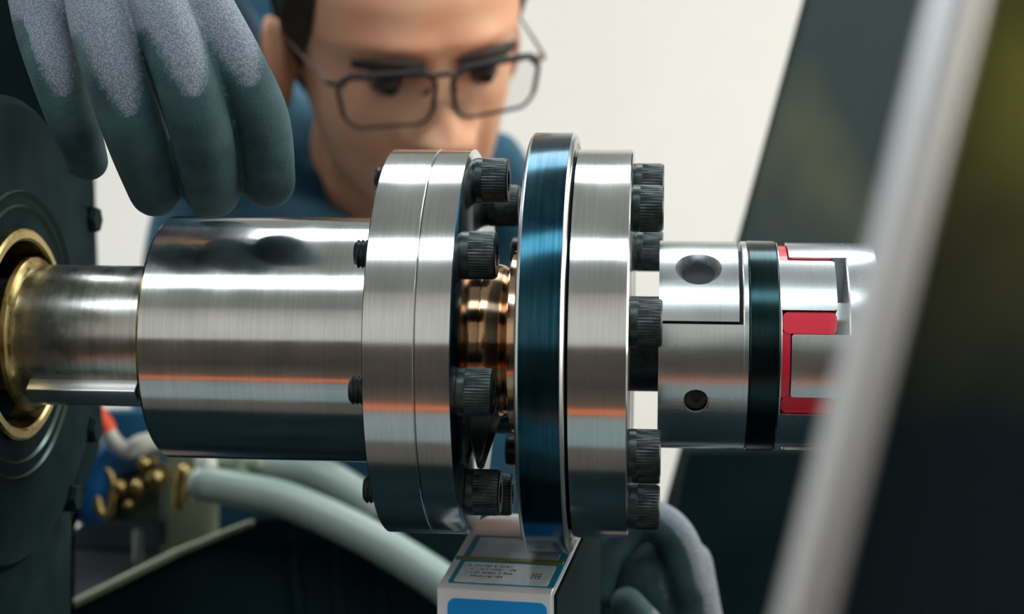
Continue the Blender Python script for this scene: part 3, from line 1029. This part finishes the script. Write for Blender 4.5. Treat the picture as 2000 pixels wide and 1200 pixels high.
# shoes
for kx in (420, 900):
    bm = bmesh.new()
    q = P(kx, 2900, 1.45)
    ball(bm, V((q.x, q.y - .05, .05)), (.048, .13, .05))
    tube(bm, [(q.x, q.y, .06, .045), (q.x, q.y, q.z + .02, .048)], 20)
    link_mesh(to_man(remeshed(bm, .006, 3)), 'work_boot', DARK, man)

# hair: shell over the skull
bm = bmesh.new()
NZ2, NA2 = 60, 140


def hairline(a):
    c_ = cos(a)                       # 1 front, -1 back
    s_ = abs(a if a < pi else 2 * pi - a)
    if s_ < R(56):
        return .082
    if s_ < R(66):
        return .082 - (.082 - .022) * (s_ - R(56)) / R(10)
    if s_ < R(90):
        return .022 - .046 * (s_ - R(66)) / R(24)
    if s_ < R(112):
        return .030
    return -.055


gr = []
for k in range(NA2):
    a_ = 2 * pi * k / NA2
    z0 = hairline(a_)
    row = []
    for i in range(NZ2 + 1):
        z = z0 + (.1175 - z0) * sin(pi / 2 * i / NZ2)
        off = .0012 + .010 * min(1, max(0, (z - z0)) / .03) + .0015 * noise.noise(V((a_ * 14, z * 60, 1)))
        row.append(bm.verts.new(head_pt(z, a_, off)))
    gr.append(row)
for k in range(NA2):
    for i in range(NZ2):
        try:
            bm.faces.new((gr[k][i], gr[(k + 1) % NA2][i], gr[(k + 1) % NA2][i + 1], gr[k][i + 1]))
        except ValueError:
            pass
bmesh.ops.transform(bm, matrix=inv @ HMX, verts=bm.verts)
o = fin(bm, 'hair', HAIRM, man, 80)
# eyes, brows
EYEW = mat('shadowed_eye_white', (.10, .075, .07), .4)  # whites darkened in colour for the shadow of brows and lenses
IRIS = mat('dark_iris', (.02, .015, .012), .15)
for sgn in (-1, 1):
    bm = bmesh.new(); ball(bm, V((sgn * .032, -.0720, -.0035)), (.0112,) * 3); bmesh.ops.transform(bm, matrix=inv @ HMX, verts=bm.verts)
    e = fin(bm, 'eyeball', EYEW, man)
    bm = bmesh.new(); ball(bm, V((sgn * .032 + .001, -.0795, -.0075)), (.0055, .0045, .0055)); bmesh.ops.transform(bm, matrix=inv @ HMX, verts=bm.verts)
    fin(bm, 'iris', IRIS, e)
    bm = bmesh.new()
    tube(bm, catmull([(sgn * .044, -.0755, .0000, .0010), (sgn * .036, -.0835, .0005, .0016), (sgn * .028, -.0840, .0002, .0016), (sgn * .020, -.0790, -.001, .0010)], 6), 10)
    bmesh.ops.transform(bm, matrix=inv @ HMX, verts=bm.verts); fin(bm, 'eyelashes', HAIRM, man)
    bm = bmesh.new()
    for k in range(3):
        tube(bm, catmull([(sgn * .054, -.0750, .011 - k * .0015, .0014), (sgn * .042, -.0850, .0130 - k * .002, .0026), (sgn * .028, -.0900, .0120 - k * .002, .0030), (sgn * .013, -.0900, .0100 - k * .002, .0022)], 6), 12)
    bmesh.ops.transform(bm, matrix=inv @ HMX, verts=bm.verts); fin(bm, 'eyebrow', HAIRM, man)
# lips
bm = bmesh.new()
tube(bm, catmull([(-.024, -.082, -.066, .0012), (-.010, -.0925, -.0625, .0036), (.010, -.0925, -.0625, .0036), (.024, -.082, -.066, .0012)], 6), 12)
tube(bm, catmull([(-.022, -.082, -.067, .0012), (-.008, -.0915, -.0705, .0042), (.008, -.0915, -.0705, .0042), (.022, -.082, -.067, .0012)], 6), 12)
bmesh.ops.transform(bm, matrix=inv @ HMX, verts=bm.verts); fin(bm, 'lips', mat('lip_skin', (.55, .22, .18), .5), man)

# glasses
gt = thing('glasses', 'dark framed glasses worn by the man, tilted to the right', 'glasses', mtx=M.Translation(HO) @ HR.to_4x4() @ M.Translation((-.003, -.004, .0015)))
FR = mat('dark_frame', (.015, .014, .02), .3)
TEMPLE = mat('bronze_temple', (.16, .11, .09), .35, .6)


def lens_pts(sgn):
    pts = []
    for x, z in rrect(.0585, .0345, .0115, 8):
        x *= 1.0 + .10 * z / .017 * (1 if x * sgn > 0 else .6)
        X = sgn * .0355 + x
        pts.append(V((X, -.0985 + .9 * X * X * 2.2, z - .009)))
    return pts


b = bmesh.new()
for sgn in (-1, 1):
    tube(b, [(*p_, .0024 if p_.z > .0035 else (.0016 if p_.z > -.018 else .0012)) for p_ in lens_pts(sgn)], 10, closed=True)
tube(b, catmull([(-.009, -.0980, .0035, .0017), (-.004, -.1005, .0060, .0017), (.004, -.1005, .0060, .0017), (.009, -.0980, .0035, .0017)], 6), 10)
for sgn in (-1, 1):
    tube(b, [(sgn * .008, -.0975, -.001, .0006), (sgn * .0085, -.094, -.006, .0008), (sgn * .0095, -.091, -.009, .0022)], 8)
fin(b, 'frame', FR, gt)
for sgn in (-1, 1):
    b = bmesh.new()
    tube(b, [(sgn * .063, -.0905, .0035, .0026), (sgn * .0700, -.086, .0040, .0028), (sgn * .0725, -.078, .0045, .0012), (sgn * .079, -.02, .006, .0008), (sgn * .0805, .012, .004, .0009), (sgn * .0815, .032, -.018, .0012)], 10)
    fin(b, 'temple', TEMPLE, gt)
    b = bmesh.new()
    lp = lens_pts(sgn)
    a1 = [b.verts.new(p_) for p_ in lp]; a2 = [b.verts.new(p_ + V((0, .001, 0))) for p_ in lp]
    b.faces.new(a1); b.faces.new(a2[::-1])
    for i in range(len(lp)):
        b.faces.new((a1[i], a1[(i + 1) % len(lp)], a2[(i + 1) % len(lp)], a2[i]))
    gl = bpy.data.materials.get('lens_glass')
    if gl is None:
        gl = mat('lens_glass', (1, 1, 1), .02)
        nt = gl.node_tree
        tr = nt.nodes.new('ShaderNodeBsdfTransparent'); tr.inputs[0].default_value = (.97, .97, .97, 1)
        gs = nt.nodes.new('ShaderNodeBsdfGlossy'); gs.inputs['Roughness'].default_value = .02
        mxs = nt.nodes.new('ShaderNodeMixShader'); fr = nt.nodes.new('ShaderNodeFresnel'); fr.inputs[0].default_value = 1.3
        nt.links.new(fr.outputs[0], mxs.inputs[0]); nt.links.new(tr.outputs[0], mxs.inputs[1]); nt.links.new(gs.outputs[0], mxs.inputs[2])
        nt.links.new(mxs.outputs[0], nt.nodes['Material Output'].inputs['Surface'])
    fin(b, 'lens', gl, gt, 20)

# ------------------------------------------------------------------ gloves
GLOVE = mat('glove', (.03, .06, .07), .75)
nt = GLOVE.node_tree
bs = nt.nodes['Principled BSDF']
at = N(GLOVE, 'ShaderNodeAttribute', attribute_name='knit')
tc = N(GLOVE, 'ShaderNodeTexCoord')
n1 = N(GLOVE, 'ShaderNodeTexNoise'); n1.inputs['Scale'].default_value = 900; n1.inputs['Detail'].default_value = 2
n2 = N(GLOVE, 'ShaderNodeTexNoise'); n2.inputs['Scale'].default_value = 60; n2.inputs['Detail'].default_value = 5
vo = N(GLOVE, 'ShaderNodeTexVoronoi'); vo.inputs['Scale'].default_value = 1500
L(GLOVE, tc.outputs['Object'], n1.inputs['Vector']); L(GLOVE, tc.outputs['Object'], n2.inputs['Vector']); L(GLOVE, tc.outputs['Object'], vo.inputs['Vector'])
cd = N(GLOVE, 'ShaderNodeValToRGB')
cd.color_ramp.elements[0].position = .35; cd.color_ramp.elements[0].color = (.009, .040, .055, 1)
cd.color_ramp.elements[1].position = .72; cd.color_ramp.elements[1].color = (.042, .110, .120, 1)
L(GLOVE, n2.outputs['Fac'], cd.inputs[0])
ck = N(GLOVE, 'ShaderNodeValToRGB')
ck.color_ramp.elements[0].position = .15; ck.color_ramp.elements[0].color = (.29, .33, .41, 1)
ck.color_ramp.elements[1].position = .60; ck.color_ramp.elements[1].color = (.12, .15, .19, 1)
L(GLOVE, vo.outputs['Distance'], ck.inputs[0])
ad = N(GLOVE, 'ShaderNodeMath', operation='MULTIPLY_ADD'); ad.inputs[1].default_value = .55
L(GLOVE, n1.outputs['Fac'], ad.inputs[0])
sb = N(GLOVE, 'ShaderNodeMath', operation='SUBTRACT'); sb.inputs[1].default_value = .275
L(GLOVE, at.outputs['Fac'], sb.inputs[0]); L(GLOVE, sb.outputs[0], ad.inputs[2])
mr = N(GLOVE, 'ShaderNodeMapRange'); mr.inputs['From Min'].default_value = .35; mr.inputs['From Max'].default_value = .65
L(GLOVE, ad.outputs[0], mr.inputs[0])
mx = N(GLOVE, 'ShaderNodeMix', data_type='RGBA')
L(GLOVE, mr.outputs[0], mx.inputs[0]); L(GLOVE, cd.outputs[0], mx.inputs[6]); L(GLOVE, ck.outputs[0], mx.inputs[7])
L(GLOVE, mx.outputs[2], bs.inputs['Base Color'])
bp = N(GLOVE, 'ShaderNodeBump'); bp.inputs['Strength'].default_value = .35; bp.inputs['Distance'].default_value = .0004
L(GLOVE, vo.outputs['Distance'], bp.inputs['Height']); L(GLOVE, bp.outputs[0], bs.inputs['Normal'])


def rp_(px, py, d, rpx):
    return (*P(px, py, d), rpx / F * d)


# right hand: four fingers pointing down, back of the hand up out of the frame
fing = [
    [rp_(70, -60, .596, 62), rp_(84, 50, .586, 56), rp_(112, 150, .578, 51), rp_(145, 240, .583, 48), rp_(173, 315, .594, 38)],
    [rp_(178, -70, .588, 58), rp_(196, 40, .572, 62), rp_(226, 150, .566, 60), rp_(268, 270, .573, 60.5), rp_(303, 372, .590, 52)],
    [rp_(275, -70, .588, 58), rp_(318, 30, .571, 60), rp_(358, 140, .563, 60.5), rp_(394, 262, .570, 61), rp_(414, 372, .592, 56)],
    [rp_(355, -70, .592, 55), rp_(410, 30, .578, 56), rp_(464, 125, .572, 53.5), rp_(511, 235, .579, 55), rp_(524, 355, .596, 53)],
]
bm = bmesh.new()
for f_ in fing:
    tube(bm, catmull(f_, 6), 24)
# back of the hand and cuff
tube(bm, [rp_(85, 0, .600, 55), rp_(130, -120, .612, 60), rp_(160, -260, .640, 60)], 24)
tube(bm, [rp_(170, 0, .592, 75), rp_(185, -120, .604, 82), rp_(185, -260, .640, 75)], 24)
tube(bm, [rp_(270, 0, .592, 75), rp_(255, -120, .604, 82), rp_(215, -260, .640, 72)], 24)
tube(bm, [rp_(370, 0, .600, 60), rp_(320, -120, .612, 66), rp_(240, -260, .640, 62)], 24)
tube(bm, [rp_(70, -30, .600, 60), rp_(180, -25, .592, 66), rp_(300, -25, .590, 66), rp_(372, -30, .596, 56)], 24)
tube(bm, [rp_(105, 25, .596, 44), rp_(200, 10, .586, 50), rp_(300, 5, .584, 50), rp_(400, 5, .592, 46)], 24)
tube(bm, [(*P(195, -235, .650), .034), (*(wrR * .75 + elR * .25 + V((0, 0, 0))), .036)], 28)
# thumb, tucked behind the fingers
tube(bm, catmull([rp_(330, -120, .635, 60), rp_(395, 20, .655, 58), rp_(420, 150, .662, 54), rp_(415, 255, .655, 46)], 6), 24)
me = remeshed(bm, .0009, 4, .5)


def knit_attr(me, fingers, offs, tmax=.62, wrist_y=None):
    at_ = me.attributes.new('knit', 'FLOAT', 'POINT')
    dense = []
    for f_ in fingers:
        c_ = catmull(f_, 8)
        dense.append(c_)
    vals = []
    me.calc_loop_triangles()
    for v_ in me.vertices:
        p_ = v_.co; n_ = v_.normal
        best = None
        for fi, c_ in enumerate(dense):
            for k in range(0, len(c_) - 2, 2):
                a_, b_ = V(c_[k][:3]), V(c_[k + 2][:3])
                ab = b_ - a_
                f = max(0, min(1, (p_ - a_).dot(ab) / ab.length_squared))
                q_ = a_ + ab * f
                dd = (q_ - p_).length_squared
                if best is None or dd < best[0]:
                    best = (dd, fi, (k + 2 * f) / (len(c_) - 1), q_, c_[k][3])
        dd, fi, tt, cp, rr = best
        yield_ = None
        vals.append((p_, n_, fi, tt, cp, rr))
    return at_, vals


at_, vals = knit_attr(me, fing, None)
out = []
for p_, n_, fi, tt, cp, rr in vals:
    lat = (p_.x - cp.x) / rr            # -1 .. 1 across the finger
    c_ = .10 + .35 * tt
    lim = [.60, .64, .60, .60][fi]
    w_ = 1.25 * max(0.0, 1 - tt / lim) ** .5 if tt < lim else -.2
    if tt < .34:
        w_ += 1.0 * min(1, (.34 - tt) / .12)
    s_ = (w_ - abs(lat - c_)) * .9 + .5
    if n_.y > .25:
        s_ -= (n_.y - .25) * 3
    if fi == 0 and lat < -.45:
        s_ -= .8
    out.append(max(0, min(1, s_)))
at_.data.foreach_set('value', out)
link_mesh(to_man(me), 'work_glove', GLOVE, man)['label'] = 'grey knit glove with dark coated fingers'

# left hand: lower, seen from the side, fingers curled
bm = bmesh.new()
fl = []
for k, (dz, o_) in enumerate(((.0, 0), (.022, 6), (.044, 10), (.064, 16))):
    d = .745 + dz
    f_ = [rp_(1352 - o_, 1150, d, 42), rp_(1318 - o_, 1050, d, 42), rp_(1255 - o_, 1015 + o_, d, 40), rp_(1190 - o_, 1075 + o_, d, 38), rp_(1165 - o_, 1150 + o_, d, 34)]
    fl.append(f_)
    tube(bm, catmull(f_, 6), 22)
for k in range(4):
    d = .748 + .02 * k
    tube(bm, [rp_(1350, 1100, d, 42), rp_(1362, 1200, d, 48), rp_(1392, 1330, d + .005, 45)], 22)
tube(bm, [(*P(1395, 1330, .79), .030), (*(wrL * .8 + elL * .2), .036)], 26)
ball(bm, P(1275, 1150, .775), (.024, .034, .034))
ball(bm, P(1300, 1230, .775), (.024, .030, .034))
tube(bm, catmull([rp_(1350, 1330, .735, 42), rp_(1290, 1260, .730, 40), rp_(1225, 1180, .728, 34)], 6), 22)
me = remeshed(bm, .0014, 4, .5)
at_ = me.attributes.new('knit', 'FLOAT', 'POINT')
cL = P(1300, 1150, .78)
out = []
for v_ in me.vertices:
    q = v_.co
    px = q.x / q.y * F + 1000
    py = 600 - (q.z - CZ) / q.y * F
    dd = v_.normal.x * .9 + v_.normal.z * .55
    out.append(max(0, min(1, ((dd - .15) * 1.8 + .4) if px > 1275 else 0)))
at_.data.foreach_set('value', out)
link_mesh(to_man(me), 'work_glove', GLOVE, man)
